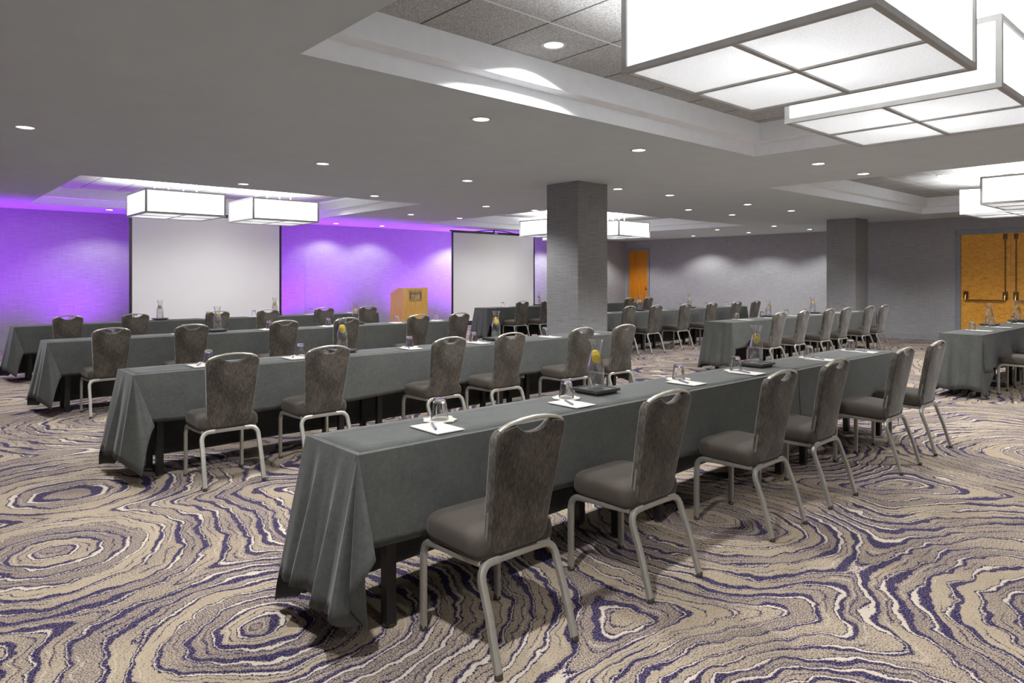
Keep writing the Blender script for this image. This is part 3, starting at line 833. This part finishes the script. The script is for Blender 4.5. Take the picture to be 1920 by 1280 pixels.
def carafe():
    r = empty('water_carafe')
    O = [(.046, 0), (.0495, .004), (.0495, .12), (.0475, .135), (.0415, .160), (.0350, .188), (.0312, .210), (.0305, .225), (.0325, .248), (.0390, .275), (.0445, .290)]
    I = [(.0425, .291), (.0368, .276), (.0303, .248), (.0283, .225), (.0290, .210), (.0328, .188), (.0393, .160), (.0450, .135), (.0470, .12), (.0470, .010), (.044, .007)]
    n = 32; m = MB(); m.lathe([(.0005, 0)]+O+I+[(.0005, .007)], n); m.build('glass_body', M['glass'], r, 50)
    Wt = [(.0005, .0085), (.043, .0085), (.0462, .0115), (.0462, .12), (.0442, .135), (.0386, .160), (.0322, .188), (.0285, .208), (.0280, .222), (.0005, .222)]
    MB().lathe(Wt, n).build('water', M['water'], r, 50)
    return r
def slice_():
    m = MB(); n = 28
    R = .0285
    m.loft([[(R*k_*math.cos(2*PI*j/n), yv, R*k_*math.sin(2*PI*j/n)) for j in range(n)] for yv, k_ in ((-.003, .95), (-.0022, 1), (.0022, 1), (.003, .95))])
    return m.build('lemon_slice', M['lemon'], None, 40)
def traybox():
    r = empty('serving_tray')
    MB().box((-.088, -.088, 0), (.088, .088, .012)).build('tray_foot', M['traybox'], r)
    m = MB(); h = .102
    m.loft([[(-k_, -k_, z), (k_, -k_, z), (k_, k_, z), (-k_, k_, z)] for k_, z in ((h, .012), (h, .027), (h-.01, .027), (h-.012, .022))])
    m.build('tray_plate', M['traybox'], r)
    return r
Zt = ZTOP+.0055
protos = {}
def inst(kind, fn, loc, rz=0):
    if kind in protos:
        o = copy_tree(protos[kind])
    else:
        o = fn(); protos[kind] = o
    o.location = loc; o.rotation_euler = (0, 0, rz)
    return o
def setting(key, i, gx, gy, pxy=None, pen_=False, rz=0., near=None):
    desc = ROWS[key][3]; w_ = near or '%s from left' % ORD[i]
    n_ = inst('napkin', napkin, (gx, gy, Zt), i*.7)
    tag(n_, 'napkin under glass, %s on the %s' % (w_, desc), 'napkin', 'napkins under the glasses')
    g = inst('glass', tumbler, (gx, gy, Zt+.0036))
    tag(g, 'upside-down clear tumbler, %s on the %s' % (w_, desc), 'glass', 'upturned tumblers')
    if pxy:
        p = inst('pad', pad, (pxy[0], pxy[1], Zt), rz)
        tag(p, 'blank white notepad, %s on the %s' % (w_, desc), 'notepad', 'notepads at the seats')
        if pen_:
            e = inst('pen', pen, (pxy[0]-.005, pxy[1]+.02, Zt+.0045), math.radians(-28))
            tag(e, 'slim violet pen on notepad, %s on the %s' % (w_, desc), 'pen', 'pens on the notepads')
def water(key, i, x, y, slices=1, rz=0, where='left'):
    desc = ROWS[key][3]
    t = inst('tray', traybox, (x, y, Zt), rz)
    tag(t, 'dark square tray under %s carafe on the %s' % (where, desc), 'tray', 'trays under the carafes')
    c = inst('carafe', carafe, (x, y, Zt+.0225))
    tag(c, 'carafe of lemon water, %s one on the %s' % (where, desc), 'carafe', 'water carafes')
    for k_ in range(slices):
        s_ = inst('lemon', slice_, (x+(-.001, .002)[k_], y+(-.006, .006)[k_], Zt+.0225+(.178, .200)[k_]))
        s_.rotation_euler = ((.35, -.2)[k_], .3*k_+i, math.radians(-42+25*k_+35*i))
        lab = 'lemon slice' if slices == 1 else ('lower lemon slice', 'upper lemon slice')[k_]
        tag(s_, '%s in the %s carafe on the %s' % (lab, where, desc), 'lemon slice', 'lemon slices in the carafes')
for i, (gx, gy, px_, py_) in enumerate([(1.945, 2.70, 1.83, 2.56), (2.83, 2.71, 2.72, 2.565), (3.90, 2.70, 3.81, 2.58), (4.57, 2.67, 4.53, 2.56), (5.77, 2.69, 5.72, 2.565), (6.63, 2.70, 6.60, 2.57)]):
    setting('A', i, gx, gy, (px_, py_), True)
water('A', 0, 3.11, 2.735, 2); water('A', 1, 4.95, 2.72, 2, 0, 'right')
for i, (gx, px_) in enumerate([(1.86, 1.76), (2.63, 2.52), (3.75, 3.68), (4.55, 4.52), (5.61, 5.57), (6.30, 6.22)]):
    setting('B', i, gx, 5.71, (px_, 5.585), i < 3)
water('B', 0, 3.04, 5.73, 2); water('B', 1, 4.88, 5.73, 2, 0, 'right')
for i, gx in enumerate([1.85, 2.63, 3.69, 4.54, 5.66, 6.39]):
    setting('C', i, gx, 8.96, (gx-.09, 8.83))
water('C', 0, 3.03, 8.98); water('C', 1, 4.975, 8.98, 1, 0, 'right')
for i, gx in enumerate([1.95, 2.80, 3.90, 4.67, 5.73, 6.56]):
    setting('D', i, gx, 12.0, (gx-.09, 11.86))
water('D', 0, 3.165, 12.02); water('D', 1, 5.05, 12.02, 1, 0, 'right')
for i, gx in enumerate([10.37, 11.27, 12.42]):
    setting('E', i, gx, 2.70, (gx-.08, 2.57))
water('E', 0, 11.50, 2.785); water('E', 1, 12.90, 2.76, 1, 0, 'right')
for i, gx in enumerate([10.13, 10.93, 11.80, 12.55, 13.45, 14.22]):
    setting('F', i, gx, 5.90, (gx-.03, 5.74))
water('F', 0, 11.17, 5.91); water('F', 1, 12.83, 5.91, 1, 0, 'right')
for i, gx in enumerate([10.15, 10.95, 11.90, 12.78, 13.80, 14.66]):
    setting('G', i, gx, 8.80, (gx-.05, 8.64))
water('G', 0, 11.33, 8.79); water('G', 1, 13.11, 8.79, 1, 0, 'right')
setting('H', 0, 10.46, 12.04, (10.44, 11.9))
water('H', 0, 11.62, 12.05)
